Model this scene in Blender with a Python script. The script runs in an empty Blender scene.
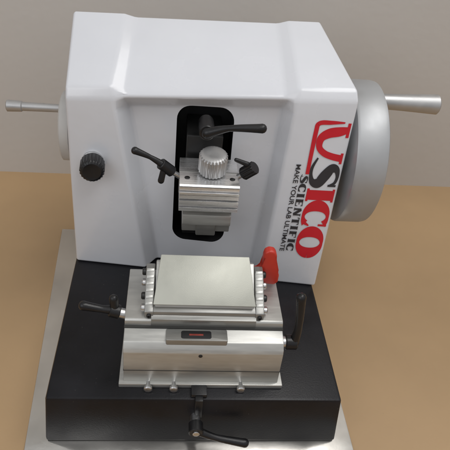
import bpy, bmesh, math
from mathutils import Vector as V, Matrix
S = 0.01
scene = bpy.context.scene
col = scene.collection

# ---------------------------------------------------------------- materials
def mat(name, color, rough=0.5, metal=0.0, var=0.05, nscale=60, bump=0.0, bscale=400, rvar=0.1, coat=0.0, specks=None, brushed=None, bdist=.001, spec=.5):
    m = bpy.data.materials.new(name); m.use_nodes = True
    nt = m.node_tree; n = nt.nodes; l = nt.links
    b = n["Principled BSDF"]
    tc = n.new("ShaderNodeTexCoord")
    src = tc.outputs["Object"]
    if brushed:
        mp = n.new("ShaderNodeMapping"); mp.inputs["Scale"].default_value = brushed
        l.new(src, mp.inputs["Vector"]); src = mp.outputs["Vector"]
    nz = n.new("ShaderNodeTexNoise"); nz.inputs["Scale"].default_value = nscale; nz.inputs["Detail"].default_value = 6
    l.new(src, nz.inputs["Vector"])
    mr = n.new("ShaderNodeMapRange"); mr.inputs[1].default_value = .3; mr.inputs[2].default_value = .7
    mr.inputs[3].default_value = 1 - var; mr.inputs[4].default_value = 1 + var
    l.new(nz.outputs["Fac"], mr.inputs[0])
    mx = n.new("ShaderNodeVectorMath"); mx.operation = 'SCALE'
    mx.inputs[0].default_value = color[:3]
    l.new(mr.outputs[0], mx.inputs["Scale"])
    out = mx.outputs[0]
    if specks:
        sn = n.new("ShaderNodeTexNoise"); sn.inputs["Scale"].default_value = specks[0]; sn.inputs["Detail"].default_value = 3
        l.new(tc.outputs["Object"], sn.inputs["Vector"])
        sr = n.new("ShaderNodeMapRange"); sr.inputs[1].default_value = specks[1]; sr.inputs[2].default_value = specks[1] + .05
        sr.inputs[4].default_value = specks[3]
        l.new(sn.outputs["Fac"], sr.inputs[0])
        mm = n.new("ShaderNodeMix"); mm.data_type = 'RGBA'
        l.new(sr.outputs[0], mm.inputs["Factor"]); l.new(out, mm.inputs["A"]); mm.inputs["B"].default_value = (*specks[2], 1)
        out = mm.outputs["Result"]
    l.new(out, b.inputs["Base Color"])
    rr = n.new("ShaderNodeMapRange"); rr.inputs[1].default_value = .3; rr.inputs[2].default_value = .7
    rr.inputs[3].default_value = max(.03, rough - rvar); rr.inputs[4].default_value = min(1, rough + rvar)
    l.new(nz.outputs["Fac"], rr.inputs[0]); l.new(rr.outputs[0], b.inputs["Roughness"])
    b.inputs["Metallic"].default_value = metal
    b.inputs["Specular IOR Level"].default_value = spec
    if coat: b.inputs["Coat Weight"].default_value = coat; b.inputs["Coat Roughness"].default_value = .12
    if bump:
        bn = n.new("ShaderNodeTexNoise"); bn.inputs["Scale"].default_value = bscale; bn.inputs["Detail"].default_value = 4
        l.new(src, bn.inputs["Vector"])
        bp = n.new("ShaderNodeBump"); bp.inputs["Strength"].default_value = bump; bp.inputs["Distance"].default_value = bdist
        l.new(bn.outputs["Fac"], bp.inputs["Height"]); l.new(bp.outputs[0], b.inputs["Normal"])
        if coat: l.new(bp.outputs[0], b.inputs["Coat Normal"])
    return m

WHITE = mat("white_enamel", (.675,.69,.725), .26, 0, .035, 9, .35, 45, .06, coat=.4)
BLACKP = mat("black_satin_paint", (.006,.006,.008), .36, 0, .4, 18, .14, 600, .12, specks=(500,.72,(.12,.11,.10),.4), spec=.32)
BLACK = mat("black_plastic", (.010,.010,.011), .33, 0, .2, 60, .1, 700, spec=.4)
CAVITY = mat("black_cavity", (.006,.006,.007), .6)
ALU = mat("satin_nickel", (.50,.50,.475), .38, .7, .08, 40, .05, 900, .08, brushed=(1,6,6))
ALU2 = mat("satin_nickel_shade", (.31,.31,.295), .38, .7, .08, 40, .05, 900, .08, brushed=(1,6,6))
GROOVE = mat("groove_shadow_metal", (.05,.05,.048), .5, .4)
BRIGHT = mat("bright_machined_metal", (.82,.82,.82), .24, .9, .09, 30, .10, 60, .08, brushed=(1,12,12))
PLATE = mat("matt_nickel_plate", (.465,.47,.415), .46, .4, .08, 40, .10, 1200, .08)
STEEL = mat("turned_steel", (.60,.60,.60), .28, 1, .06, 60, .05, 900, .08)
HANDLE = mat("satin_grey_steel", (.46,.46,.46), .40, .7, .06, 60, .05, 900, .08)
WHEELM = mat("wheel_aluminium", (.42,.43,.44), .46, .5, .05, 30, .04, 800)
CREAM = mat("cream_enamel", (.52,.51,.49), .45)
RED = mat("red_plastic", (.50,.035,.02), .36, 0, .08, 50, .1, 500)
DULLRED = mat("dull_red_mark", (.22,.03,.02), .5, 0, .2, 400)
REDINK = mat("red_ink", (.58,.012,.025), .35, 0, .03)
GREYINK = mat("dark_grey_ink", (.030,.030,.035), .35, 0, .03)
TABLE = mat("tan_laminate", (.42,.28,.150), .50, 0, .13, 3.2, .14, 300, .08, specks=(240,.73,(.30,.19,.10),.5))
WALL = mat("grey_wall_paint", (.62,.60,.57), .8, 0, .035, 2.5, .3, 90)
SHEET = mat("metal_sheet", (.66,.64,.60), .16, .9, .12, 14, .16, 40, .10)
DARKST = mat("dark_steel", (.05,.05,.05), .4, .8)

# ---------------------------------------------------------------- mesh builder (centimetres)
class M:
    def __init__(s): s.bm = bmesh.new(); s.mi = 0
    def _new(s, verts, faces, bevel=0, seg=2):
        bv = [s.bm.verts.new(v) for v in verts]
        fs = [s.bm.faces.new([bv[i] for i in f]) for f in faces]
        for f in fs: f.material_index = s.mi
        if bevel:
            es = list({e for f in fs for e in f.edges})
            r = bmesh.ops.bevel(s.bm, geom=es, offset=bevel, segments=seg, affect='EDGES', profile=.5, clamp_overlap=True)
            for f in r['faces']: f.material_index = s.mi
        return s
    def hexa(s, b4, t4, bevel=.08):
        return s._new([V(p) for p in b4]+[V(p) for p in t4], [(3,2,1,0),(4,5,6,7),(0,1,5,4),(1,2,6,5),(2,3,7,6),(3,0,4,7)], bevel)
    def box(s, x0, x1, y0, y1, z0, z1, bevel=.12, rot=None, taper=0):
        c = V(((x0+x1)/2, (y0+y1)/2, (z0+z1)/2))
        vs = []
        for z in (z0, z1):
            k = taper if z == z0 else 0
            for x, y in ((x0-k,y0-k),(x1+k,y0-k),(x1+k,y1+k),(x0-k,y1+k)): vs.append(V((x,y,z)))
        if rot: vs = [rot @ (v-c) + c for v in vs]
        return s._new(vs, [(3,2,1,0),(4,5,6,7),(0,1,5,4),(1,2,6,5),(2,3,7,6),(3,0,4,7)], bevel)
    def prism(s, pts, axis, a, b, bevel=.1, seg=2):
        def mk(p, t):
            return {'X': V((t,p[0],p[1])), 'Y': V((p[0],t,p[1])), 'Z': V((p[0],p[1],t))}[axis]
        n = len(pts)
        vs = [mk(p,a) for p in pts] + [mk(p,b) for p in pts]
        fs = [tuple(range(n-1,-1,-1)), tuple(range(n,2*n))] + [(i,(i+1)%n,n+(i+1)%n,n+i) for i in range(n)]
        return s._new(vs, fs, bevel, seg)
    def lathe(s, p0, d, prof, seg=40, teeth=0):
        p0 = V(p0); d = V(d).normalized()
        u = d.orthogonal().normalized(); w = d.cross(u)
        if teeth: seg = teeth*4
        rings = []
        for pr in prof:
            t, r = pr[0], pr[1]; k = pr[2] if len(pr) > 2 else 0
            ring = []
            for i in range(seg):
                a = 2*math.pi*i/seg
                rr = r - (k if (k and (i % 4) >= 2) else 0)
                ring.append(s.bm.verts.new(p0 + d*t + (u*math.cos(a)+w*math.sin(a))*rr))
            rings.append(ring)
        fs = [s.bm.faces.new(rings[0][::-1]), s.bm.faces.new(rings[-1])]
        for a, b in zip(rings, rings[1:]):
            for i in range(seg):
                fs.append(s.bm.faces.new((a[i], a[(i+1)%seg], b[(i+1)%seg], b[i])))
        for f in fs: f.material_index = s.mi
        return s
    def rod(s, p0, p1, r, r2=None, ch=.08, seg=32, teeth=0, k=0):
        p0 = V(p0); p1 = V(p1); L = (p1-p0).length; r2 = r if r2 is None else r2
        return s.lathe(p0, p1-p0, [(0,r-ch),(ch,r,k),(L-ch,r2,k),(L,r2-ch)], seg, teeth)
    def tube(s, pts, rad, seg=16):
        pts = [V(p) for p in pts]
        P = []; R = []
        for i in range(len(pts)-1):
            a = pts[max(i-1,0)]; b = pts[i]; c = pts[i+1]; d = pts[min(i+2,len(pts)-1)]
            for j in range(6):
                t = j/6
                P.append(.5*((2*b)+(c-a)*t+(2*a-5*b+4*c-d)*t*t+(3*b-a-3*c+d)*t**3)); R.append(rad[i]*(1-t)+rad[i+1]*t)
        P.append(pts[-1]); R.append(rad[-1])
        d0 = (P[0]-P[1]).normalized(); d1 = (P[-1]-P[-2]).normalized()
        pre = []; post = []
        for q in (90, 60, 30):
            a = math.radians(q)
            pre.append((P[0]+d0*R[0]*math.sin(a)*.9, max(.02, R[0]*math.cos(a))))
            post.insert(0, (P[-1]+d1*R[-1]*math.sin(a)*.9, max(.02, R[-1]*math.cos(a))))
        Q = pre + list(zip(P, R)) + post
        rings = []; u = None
        for i, (p, r) in enumerate(Q):
            t = (Q[min(i+1,len(Q)-1)][0]-Q[max(i-1,0)][0]).normalized()
            u = t.orthogonal().normalized() if u is None else (u - t*u.dot(t)).normalized()
            w = t.cross(u)
            rings.append([s.bm.verts.new(p+(u*math.cos(2*math.pi*j/seg)+w*math.sin(2*math.pi*j/seg))*r) for j in range(seg)])
        fs = [s.bm.faces.new(rings[0][::-1]), s.bm.faces.new(rings[-1])]
        for a, b in zip(rings, rings[1:]):
            for i in range(seg): fs.append(s.bm.faces.new((a[i], a[(i+1)%seg], b[(i+1)%seg], b[i])))
        for f in fs: f.material_index = s.mi
        return s
    def done(s, name, mats, parent=None, label=None, angle=32):
        bmesh.ops.recalc_face_normals(s.bm, faces=s.bm.faces)
        me = bpy.data.meshes.new(name); s.bm.to_mesh(me); s.bm.free()
        if not isinstance(mats, (list, tuple)): mats = [mats]
        return place(me, name, mats, parent, label, angle)

WORLDLOC = {}
def place(me, name, mats, parent=None, label=None, angle=32, scale=S):
    idx = [p.material_index for p in me.polygons]
    for v in me.vertices: v.co *= scale
    xs = [v.co for v in me.vertices]
    c = V([(min(p[i] for p in xs)+max(p[i] for p in xs))/2 for i in range(3)])
    for v in me.vertices: v.co -= c
    for f in me.polygons: f.use_smooth = True
    me.set_sharp_from_angle(angle=math.radians(angle))
    me.materials.clear()
    for m in mats: me.materials.append(m)
    for p, i in zip(me.polygons, idx): p.material_index = min(i, len(mats)-1)
    o = bpy.data.objects.new(name, me); col.objects.link(o)
    WORLDLOC[o.name] = c
    if parent:
        o.parent = parent; o.location = c - WORLDLOC[parent.name]
    else: o.location = c
    if label: o["label"] = label
    return o

# ---------------------------------------------------------------- setting
m = M(); m._new([V((-260,-120,0)),V((260,-120,0)),V((260,60,0)),V((-260,60,0))],[(0,1,2,3)])
tb = m.done("table_top", TABLE); tb["kind"]="structure"; tb["label"]="smooth tan brown table surface"
m = M(); m.box(-260,260,51.8,56,-6,180,.2,Matrix.Rotation(math.radians(1.0),3,'Z'))
wl = m.done("wall", WALL); wl["kind"]="structure"; wl["label"]="plain warm grey painted wall behind the table"
m = M(); m.prism([(-17.3,-5.2),(17.6,-5.2),(17.2,35),(-19.6,35)],'Z',.02,.35,.08)
tr = m.done("metal_sheet", SHEET); tr["label"]="shiny thin metal sheet lying under the black base"; tr["category"]="metal sheet"

# ---------------------------------------------------------------- microtome
mic = bpy.data.objects.new("microtome", None); col.objects.link(mic)
mic.location = V((0,15,.35))*S; mic.empty_display_size=.05; WORLDLOC["microtome"]=mic.location.copy()
mic["label"]="white rotary microtome on a black base with silver knife holder"; mic["category"]="microtome"

HB = 7.0
m = M()
m.box(-15,15.2,-1.2,34,.37,HB,.35,taper=.45)
base = m.done("base", BLACKP, mic, "heavy black painted base block")
m = M(); m.box(-.5,1.1,-1.0,11,HB+.01,HB+.5,.08); m.box(-.1,.7,-1.65,-.9,4.6,HB+.35,.08)
m.done("slide_rail", BLACK, base)
m = M()
m.mi=0; m.rod((.1,-1.2,4.5),(.1,-2.6,4.5),.55)
m.mi=1; m.rod((.1,-2.2,4.5),(.1,-3.4,4.45),.75); m.tube([(.1,-2.9,4.3),(2.2,-3.3,3.6),(5.2,-3.6,3.1)],[.48,.35,.48])
m.mi=0; m.rod((.1,-3.4,4.45),(.1,-3.5,4.45),.36)
m.done("clamping_lever", [STEEL, BLACK], base)

# housing --------------------------------------------------
FBL=V((-14.9,19.8,HB)); FBR=V((15.5,16.2,HB)); FTL=V((-14.9,20.8,29.6)); FTR=V((16.8,20.0,31.6))
TBL=V((-14.9,29.6,35.5)); TBR=V((13.6,31.0,35.8)); BBL=V((-14.9,31.2,HB)); BBR=V((14.8,31.2,HB))
def lerp(a,b,t): return a*(1-t)+b*t
def F(u,v,d=0): return lerp(lerp(FBL,FBR,u),lerp(FTL,FTR,u),v)+V((0,d,0))
def T(u,w,h=0): return lerp(lerp(FTL,FTR,u),lerp(TBL,TBR,u),w)+V((0,-h*.4,h))
REC=2.1
def cols(v):
    a=lerp(.29,.155,v); b=lerp(.765,.785,v); return [0,a,a+.045,b-.035,b,1]
rows=[]
for v,r in ((0,REC),(.5,REC),(.90,REC)):
    rows.append([F(u,v,(r if i in(2,3) else 0)) for i,u in enumerate(cols(v))])
rows.append([F(u,.97,(.35 if i in(2,3) else 0)) for i,u in enumerate(cols(.97))])
for w,h,sh in ((.06,-.5,.18),(.5,-.6,.0),(1,-.4,0)):
    a=lerp(.15,.20,w); b=lerp(.79,.865,w)
    rows.append([T(u,w,(h if i in(2,3) else sh if i in(1,4) else 0)) for i,u in enumerate([0,a,a+.045,b-.045,b,1])])
bm=bmesh.new()
G=[[bm.verts.new(p) for p in r] for r in rows]
bl=bm.verts.new(BBL); br=bm.verts.new(BBR)
for a,b in zip(G,G[1:]):
    for i in range(5): bm.faces.new((a[i],a[i+1],b[i+1],b[i]))
bm.faces.new([r[0] for r in G]+[bl]); bm.faces.new([r[5] for r in G][::-1]+[br])
bm.faces.new(G[-1]+[br,bl]); bm.faces.new(G[0][::-1]+[bl,br])
bmesh.ops.recalc_face_normals(bm,faces=bm.faces)
me=bpy.data.meshes.new("housing"); bm.to_mesh(me); bm.free()
me.materials.append(WHITE); me.materials.append(CAVITY)
ho=bpy.data.objects.new("housing_tmp",me); col.objects.link(ho)
bv=ho.modifiers.new("b",'BEVEL'); bv.width=.48; bv.segments=5; bv.limit_method='ANGLE'; bv.angle_limit=math.radians(11)
def rrect(x0,x1,z0,z1,r,n=8):
    pts=[]
    for cx,cz,a0 in ((x1-r,z1-r,0),(x0+r,z1-r,90),(x0+r,z0+r,180),(x1-r,z0+r,270)):
        for i in range(n+1):
            a=math.radians(a0+90*i/n); pts.append((cx+r*math.cos(a),cz+r*math.sin(a)))
    return pts
mc=M(); mc.mi=1; mc.prism(rrect(-2.9,3.6,10.4,28.2,1.7),'Y',14,26,0)
bmesh.ops.recalc_face_normals(mc.bm,faces=mc.bm.faces)
cm=bpy.data.meshes.new("cut"); mc.bm.to_mesh(cm); mc.bm.free(); cm.materials.append(WHITE); cm.materials.append(CAVITY)
cu=bpy.data.objects.new("cut",cm); col.objects.link(cu)
bo=ho.modifiers.new("c",'BOOLEAN'); bo.object=cu; bo.operation='DIFFERENCE'; bo.solver='EXACT'
dg=bpy.context.evaluated_depsgraph_get()
hm=bpy.data.meshes.new_from_object(ho.evaluated_get(dg)); hm.name="housing"
bpy.data.objects.remove(ho); bpy.data.objects.remove(cu)
housing=place(hm,"housing",[WHITE,CAVITY],mic,"white enamelled housing with sloping top and recessed front",30)

# writing on the right panel (x runs down the panel, y towards the outer edge; centimetres)
U0=.80; VT=.893
def onpanel(x,y,lift=.04):
    return F(U0+y/31.0,VT-x/24.2,-lift)
def word(txt,size,y0,x0,mats,name,bold=0,length=None):
    cu=bpy.data.curves.new("t",'FONT'); cu.body=txt; cu.size=size; cu.offset=bold; cu.resolution_u=6
    o=bpy.data.objects.new("t",cu); col.objects.link(o)
    dg=bpy.context.evaluated_depsgraph_get(); me=bpy.data.meshes.new_from_object(o.evaluated_get(dg))
    bpy.data.objects.remove(o)
    w=max(v.co.x for v in me.vertices); st=length/w
    for v in me.vertices: v.co=onpanel(v.co.x*st+x0, v.co.y+y0, .10)
    return place(me,name,[mats],housing,None,90)
def strokes(lst,x0,y0,ink,name,sx=1,sy=1,shear=0,lift=.04):
    vs=[];fs=[]
    for k,(smooth,pts) in enumerate(lst):
        P=[]
        if smooth:
            for i in range(len(pts)-1):
                a=pts[max(i-1,0)];b=pts[i];c=pts[i+1];d=pts[min(i+2,len(pts)-1)]
                for j in range(8):
                    t=j/8
                    P.append([.5*((2*b[q])+(c[q]-a[q])*t+(2*a[q]-5*b[q]+4*c[q]-d[q])*t*t+(3*b[q]-a[q]-3*c[q]+d[q])*t**3) for q in range(3)])
            P.append(list(pts[-1]))
        else: P=[list(p) for p in pts]
        n0=len(vs)
        for i,p in enumerate(P):
            a=P[max(i-1,0)];b=P[min(i+1,len(P)-1)]
            dx,dy=b[0]-a[0],b[1]-a[1];L=math.hypot(dx,dy) or 1
            nx,ny=-dy/L,dx/L
            for s in (.5,-.5):
                x=(p[0]+nx*p[2]*s)*sx;y=(p[1]+ny*p[2]*s)*sy
                vs.append(tuple(onpanel(x0+x+y*shear,y0+y,lift+.006*k)))
        for i in range(len(P)-1):
            q=n0+2*i; fs.append((q,q+1,q+3,q+2))
    me=bpy.data.meshes.new(name); me.from_pydata(vs,[],fs); return place(me,name,[ink],housing,None,90)
def ell(cx,cy,rx,ry,a0,a1,thick,thin,n=28):
    return [(cx+rx*math.cos(math.radians(a0+(a1-a0)*i/n)),cy+ry*math.sin(math.radians(a0+(a1-a0)*i/n)),
             thin+(thick-thin)*abs(math.cos(math.radians(a0+(a1-a0)*i/n)))**1.3) for i in range(n+1)]
Uq=[(1,[(.35,3.75,.6),(.55,2.8,1.0),(.75,1.6,1.05),(1.3,.8,.9),(2.3,.8,.66),(2.95,1.5,.68),(3.3,2.5,.72),(3.5,3.6,.76)]),
    (0,[(-.35,3.66,.34),(1.2,3.66,.34)]),(0,[(2.9,3.58,.3),(4.1,3.58,.3)]),
    (1,[(-.4,3.1,.16),(-.4,1.6,.42),(-.3,.25,.5),(.7,.05,.5),(5.4,.05,.42)])]
Sq=[(1,[(1.95,2.25,.14),(1.72,2.75,.28),(1.15,2.9,.34),(.58,2.68,.58),(.5,2.15,.85),(1.1,1.6,1.05),(1.75,1.05,.95),(1.7,.42,.6),(1.1,.12,.34),(.4,.12,.3),(-.4,.5,.18)]),
    (0,[(1.98,2.95,.18),(1.98,2.1,.18)])]
Iq=[(0,[(.6,.05,.9),(.6,2.95,.9)]),(0,[(.02,.1,.26),(1.18,.1,.26)]),(0,[(.02,2.9,.26),(1.18,2.9,.26)])]
Cq=[(0,ell(1.3,1.5,1.0,1.36,50,310,1.0,.32)),(0,[(2.05,2.95,.18),(2.05,2.0,.18)]),(1,[(1.9,.4,.32),(2.15,.95,.12)])]
Oq=[(0,ell(1.3,1.5,1.0,1.36,0,360,1.0,.32,40))]
strokes(Uq,.9,2.15,REDINK,"logo_letter",1.06,.98,0)
strokes(Sq,5.15,2.5,GREYINK,"logo_letter",1.4,1.1,0,.07)
strokes(Iq,8.35,2.62,REDINK,"logo_letter",1.4,1.06)
strokes(Cq,10.1,2.62,REDINK,"logo_letter",1.44,1.06)
strokes(Oq,13.55,2.62,REDINK,"logo_letter",1.46,1.06)
Nq=[(0,[(.45,.0,.5),(.45,3,.5)]),(0,[(.5,3,.85),(2.1,.0,.85)]),(0,[(2.15,.0,.42),(2.15,3,.42)]),(0,[(0,.12,.24),(.95,.12,.24)]),(0,[(1.75,2.88,.24),(2.6,2.88,.24)])]
Eq=[(0,[(.55,.0,.85),(.55,3,.85)]),(0,[(.05,.15,.32),(2.1,.15,.32)]),(0,[(.05,2.85,.32),(2.05,2.85,.32)]),(0,[(.9,1.5,.3),(1.6,1.5,.3)]),(0,[(2.0,0,.26),(2.0,.9,.16)]),(0,[(1.95,3,.26),(1.95,2.2,.16)])]
Tq=[(0,[(1.1,.0,.85),(1.1,3,.85)]),(0,[(0,2.82,.36),(2.2,2.82,.36)]),(0,[(.1,3,.24),(.1,2.1,.18)]),(0,[(2.1,3,.24),(2.1,2.1,.18)]),(0,[(.55,.12,.24),(1.65,.12,.24)])]
Fq=[(0,[(.55,.0,.85),(.55,3,.85)]),(0,[(.05,.12,.24),(1.15,.12,.24)]),(0,[(.05,2.85,.32),(2.05,2.85,.32)]),(0,[(.9,1.5,.3),(1.65,1.5,.3)]),(0,[(1.95,3,.26),(1.95,2.1,.16)])]
S2=[Sq[0],Sq[1],(0,[(.15,.05,.18),(.15,.9,.18)])]
W={'S':(S2,2.5),'C':(Cq,2.7),'I':(Iq,1.6),'E':(Eq,2.6),'N':(Nq,3.0),'T':(Tq,2.6),'F':(Fq,2.5)}
tot=sum(W[c][1] for c in "SCIENTIFIC"); LEN=10.2; x=6.8
for c in "SCIENTIFIC":
    g,w=W[c]; k=LEN/tot
    strokes(g,x,1.52,GREYINK,"logo_letter",k,.29,0,.08); x+=w*k
word("MAKE YOUR LAB ULTIMATE",.78,.76,5.4,GREYINK,"logo_lettering",.012,11.5)

# adjusting knob on left panel
m=M(); m.mi=1; m.lathe((-12.2,20.6,21.6),(0,-1,0),[(0,1.25),(.6,1.25),(.7,1.1)])
m.mi=0; m.lathe((-12.2,19.9,21.6),(.08,-1,.05),[(0,1.1),(.1,1.3),(.25,1.38,.1),(1.9,1.38,.1),(2.1,1.22),(2.2,1.0),(2.15,.8)],teeth=22)
m.done("adjusting_knob",[BLACK,STEEL],mic)

# left small wheel + handle
m=M(); m.lathe((-14.7,25.8,23.0),(-1,0,0),[(0,1.6),(.3,1.6),(.35,3.9),(.45,4.1),(1.4,4.1),(1.55,3.9)],64)
lw=m.done("small_wheel",CREAM,mic)
m=M(); m.lathe((-16.1,25.6,25.3),(-1,0,0),[(0,.46),(4.6,.52),(4.7,.62),(6.3,.68),(6.4,.56)],32)
m.done("handle",HANDLE,lw)

# right hand wheel
m=M(); m.lathe((14.8,25.5,21.6),(1,0,0),[(0,3.0),(2.2,3.0),(2.25,8.3),(2.4,8.7),(2.7,8.85),(5.6,8.85),(6.0,8.75),(6.2,8.4),(5.8,7.8),(5.7,2.6),(6.7,2.4),(6.8,2.1)],96)
rw=m.done("handwheel",WHEELM,mic,"large matte grey handwheel")
m=M(); m.lathe((19.6,27.9,27.5),(1,0,0),[(0,.85),(1.0,.9),(5.4,1.02),(9.8,1.24),(9.95,1.1)],40)
m.done("handle",HANDLE,rw)

# specimen head
m=M(); m.box(-1.7,2.4,20.5,25.9,11.5,25.4,.2)
slide=m.done("slide",DARKST,mic)
m=M()
comb=[(19.6,23.0),(19.6,19.8),(14.0,19.8)]
z=19.8
for hgt,dep in ((.42,13.75),(.30,13.9),(.34,13.7),(.46,13.85),(.28,13.7),(.36,13.95)):
    comb+=[(dep,z),(dep,z+hgt),(14.12,z+hgt+.03),(14.12,z+hgt+.12)]; z+=hgt+.15
comb+=[(13.85,z),(13.95,22.85),(14.1,23.0)]
m.prism(comb,'X',-2.4,4.0,.025,1)
sh=m.done("specimen_clamp",BRIGHT,mic,"bright machined clamp block with fine horizontal grooves")
m=M(); m.prism([(20.6,19.75),(20.6,17.6),(19.0,16.0),(15.2,16.0),(15.2,17.3),(14.4,17.4),(14.4,18.8),(15.0,18.9),(15.0,19.75)],'X',-1.9,3.5,.1)
m.done("lower_jaw",ALU,sh)
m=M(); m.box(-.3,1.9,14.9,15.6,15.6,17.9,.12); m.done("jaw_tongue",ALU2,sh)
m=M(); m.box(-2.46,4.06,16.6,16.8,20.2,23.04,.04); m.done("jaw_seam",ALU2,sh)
for x in (-1.6,3.3):
    m=M(); m.lathe((x,15.4,22.95),(0,0,1),[(0,.3),(.1,.3),(.14,.22)],18); m.done("screw",DARKST,sh)
m=M(); m.lathe((1.1,16.6,22.8),(0,-.18,1),[(0,.8),(.5,.8),(.55,1.35),(.7,1.55,.12),(2.7,1.55,.12),(2.9,1.35),(3.0,1.0),(2.95,.5)],teeth=24)
m.done("clamp_knob",HANDLE,sh)
m=M(); m.rod((.3,20.5,27.2),(.3,17.4,27.4),.85); m.tube([(.3,17.4,27.4),(2.6,17.0,28.3),(6.0,16.6,28.7)],[.66,.34,.52])
m.done("clamping_lever",BLACK,sh)
m=M(); m.mi=1; m.rod((-2.2,16.4,22.4),(-3.8,16,23.6),.3); m.mi=0
m.rod((-3.2,16.1,23.2),(-4.5,15.8,24.4),.62); m.tube([(-4.2,15.8,24.2),(-5.6,15.8,25.1),(-7.2,15.8,25.8)],[.42,.26,.42])
m.tube([(-4.1,15.8,23.9),(-4.4,15.5,22.4)],[.32,.36])
m.done("clamping_lever",[BLACK,STEEL],sh)
m=M(); m.mi=1; m.rod((3.8,16.4,22.6),(5.0,16,23.8),.3); m.mi=0; m.rod((4.5,16.2,23.3),(5.6,15.7,24.5),.75,teeth=12,k=.1); m.tube([(3.5,15.9,25.2),(4.8,15.9,24.7)],[.22,.3])
m.done("clamping_knob",[BLACK,STEEL],sh)

# knife holder
m=M()
m.prism([(.55,HB+.52),(.55,11.9),(.75,12.3),(1.15,12.9),(2.7,13.3),(2.9,13.35),(2.9,13.9),(3.1,14.1),(10.5,14.1),(10.5,HB+.52)],'X',-7.4,8.5,.08,2)
m.prism([(3.3,14.0),(3.9,15.4),(7.5,17.9),(8.4,17.3),(9.6,14.0)],'X',-4.5,5.5,.12)
kh=m.done("knife_holder",ALU,mic,"silver block knife holder with sloping clamp plate")
m=M(); m.hexa([(-4.65,3.75,15.35),(5.55,3.75,15.35),(4.95,7.95,18.25),(-4.05,7.95,18.25)],[(-4.65,3.45,15.7),(5.55,3.45,15.7),(4.95,7.7,18.6),(-4.05,7.7,18.6)],.08)
m.done("pressure_plate",PLATE,kh)
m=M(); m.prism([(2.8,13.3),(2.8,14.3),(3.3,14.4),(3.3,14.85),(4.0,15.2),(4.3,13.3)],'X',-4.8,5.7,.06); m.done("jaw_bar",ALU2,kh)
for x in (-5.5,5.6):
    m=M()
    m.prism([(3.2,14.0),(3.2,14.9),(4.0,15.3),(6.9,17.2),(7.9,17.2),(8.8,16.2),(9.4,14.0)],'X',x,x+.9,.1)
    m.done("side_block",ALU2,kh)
    for i in range(6):
        t=i/5; y=4.1+2.9*t; z=15.25+1.85*t
        m=M(); m.box(x+.08,x+.82,y-.17,y+.17,z-.3,z+.16,.05,Matrix.Rotation(math.radians(33),3,'X')); m.done("clamp_rib",ALU,kh)
for sgn,x in ((-1,-5.5),(1,6.5)):
    for y,z in ((4.0,14.7),(5.2,15.2),(6.4,15.9),(7.5,16.4)):
        m=M(); m.lathe((x-.1*sgn,y,z),(sgn,0,0),[(0,.38),(.40,.38),(.5,.30),(.5,.14),(.35,.14)],20)
        m.done("screw",STEEL if y in (4.0,6.4) else DARKST,kh)
for x in (-5.05,6.05):
    m=M(); m.lathe((x,3.23,14.45),(0,-1,0),[(0,.24),(.2,.24),(.25,.18),(.25,.1),(.15,.1)],18); m.done("screw",DARKST,kh)
m=M(); m.box(-7.43,8.53,.52,.9,9.3,9.38,0); m.done("seam",GROOVE,kh)
m=M(); m.box(-7.43,8.53,2.55,2.85,13.30,13.40,0); m.done("seam",GROOVE,kh)
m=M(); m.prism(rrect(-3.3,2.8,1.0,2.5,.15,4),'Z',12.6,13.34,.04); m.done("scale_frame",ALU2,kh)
m=M(); m.prism(rrect(-1.8,1.2,1.25,2.25,.2,5),'Z',13.0,13.37,.02); m.done("scale_window",CAVITY,kh)
m=M(); m.box(-1.0,.4,1.62,1.84,13.2,13.39,.01); m.done("scale_mark",DULLRED,kh)
m=M(); m.lathe((.2,.75,11.6),(0,-1,0),[(0,.2),(.25,.2),(.28,.14)],16); m.done("index_pin",DARKST,kh)
m=M(); m.box(-7.9,9.0,.2,10.8,HB+.02,HB+.6,.1); m.done("foot_plate",ALU,kh)
for x in (-4.9,-2.3,4.6):
    m=M(); m.lathe((x,.75,HB+.35),(0,-1,.05),[(0,.30),(.75,.30),(.78,.44),(1.05,.44),(1.15,.32)],28); m.done("screw",STEEL,kh)
m=M(); m.mi=1; m.rod((-7.3,4.4,13.3),(-8.4,4.4,13.6),.55); m.mi=0; m.rod((-8.0,4.4,13.6),(-9.0,4.4,13.9),.72); m.tube([(-8.6,4.4,13.9),(-9.8,4.4,14.0),(-11.6,4.4,14.4)],[.5,.38,.5])
m.tube([(-8.5,4.4,14.0),(-8.6,4.6,15.3)],[.45,.45])
m.done("clamping_lever",[BLACK,STEEL],kh)
m=M(); m.mi=1; m.rod((8.4,2.6,11.6),(9.3,2.6,11.6),.6); m.mi=0; m.rod((9.0,2.6,11.6),(10.2,2.6,11.6),.8); m.tube([(9.9,2.5,11.7),(10.1,2.8,14.0),(9.9,3.4,17.2)],[.55,.38,.52])
m.done("clamping_lever",[BLACK,STEEL],kh)
# red guard lever: chunky L, upright handle with arm running left behind the plate
m=M()
m.prism([(4.6,14.9),(4.6,16.0),(6.2,16.2),(6.6,16.7),(6.5,18.3),(6.6,18.9),(7.0,19.2),(7.6,19.1),(7.9,18.6),(8.1,16.6),(8.5,15.9),(8.5,14.9),(8.1,14.5)],'Y',8.0,9.0,.22,3)
m.done("guard_lever",[RED],kh)

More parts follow.
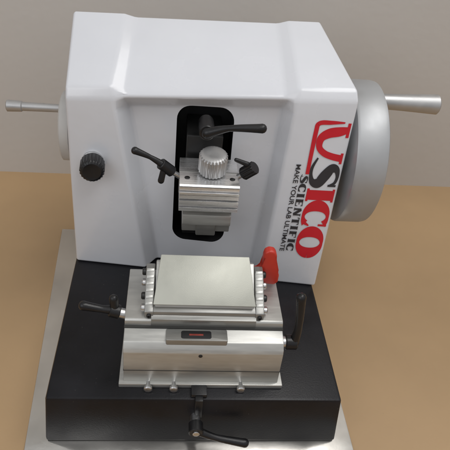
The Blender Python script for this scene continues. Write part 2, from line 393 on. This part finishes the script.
# ---------------------------------------------------------------- light
w=bpy.data.worlds.new("World"); scene.world=w; w.use_nodes=True
nt=w.node_tree; bg=nt.nodes["Background"]; bg.inputs[1].default_value=.60
tc=nt.nodes.new("ShaderNodeTexCoord"); sp=nt.nodes.new("ShaderNodeSeparateXYZ"); cr=nt.nodes.new("ShaderNodeValToRGB"); mr=nt.nodes.new("ShaderNodeMapRange")
nt.links.new(tc.outputs["Generated"],sp.inputs[0]); nt.links.new(sp.outputs["Z"],mr.inputs[0]); mr.inputs[1].default_value=-1; mr.inputs[2].default_value=1
nt.links.new(mr.outputs[0],cr.inputs[0]); nt.links.new(cr.outputs[0],bg.inputs[0])
e=cr.color_ramp.elements; e[0].position=.3; e[0].color=(.28,.27,.26,1); e[1].position=1; e[1].color=(1,1.0,1.0,1)
q=e.new(.52); q.color=(.50,.50,.52,1); q=e.new(.68); q.color=(.95,.96,.99,1)
def area(loc,target,size,power,color=(1,1,1)):
    ld=bpy.data.lights.new("area_lamp",'AREA'); ld.size=size[0]; ld.shape='RECTANGLE'; ld.size_y=size[1]; ld.energy=power; ld.color=color
    o=bpy.data.objects.new("area_lamp",ld); col.objects.link(o); o.location=loc
    o.rotation_euler=(V(target)-V(loc)).to_track_quat('-Z','Y').to_euler()
area((.55,-.10,1.7),(.05,.2,.1),(1.5,.6),12.5,(1,.98,.96))
area((-.9,-.9,1.1),(0,.15,.15),(.9,.9),3.6,(.96,.97,1))  # front fill, added to brighten the housing's vertical face; not a lamp of the room

# ---------------------------------------------------------------- camera
cd=bpy.data.cameras.new("camera"); cd.sensor_width=36; cd.lens=36*588/450; cd.clip_start=.01; cd.clip_end=50
cam=bpy.data.objects.new("camera",cd); col.objects.link(cam); scene.camera=cam
fw=V((.0984,.7974,-.5948)).normalized(); dn=V((.0363,-.6008,-.7991)); up=-(dn-fw*dn.dot(fw)).normalized(); rt=fw.cross(up)
R=Matrix((rt,up,-fw)).transposed().to_4x4()
cam.matrix_world=Matrix.Translation(V((-3.6,-38.3,56.9))*S)@R
scene.view_settings.view_transform='Standard'; scene.view_settings.look='None'; scene.view_settings.exposure=0
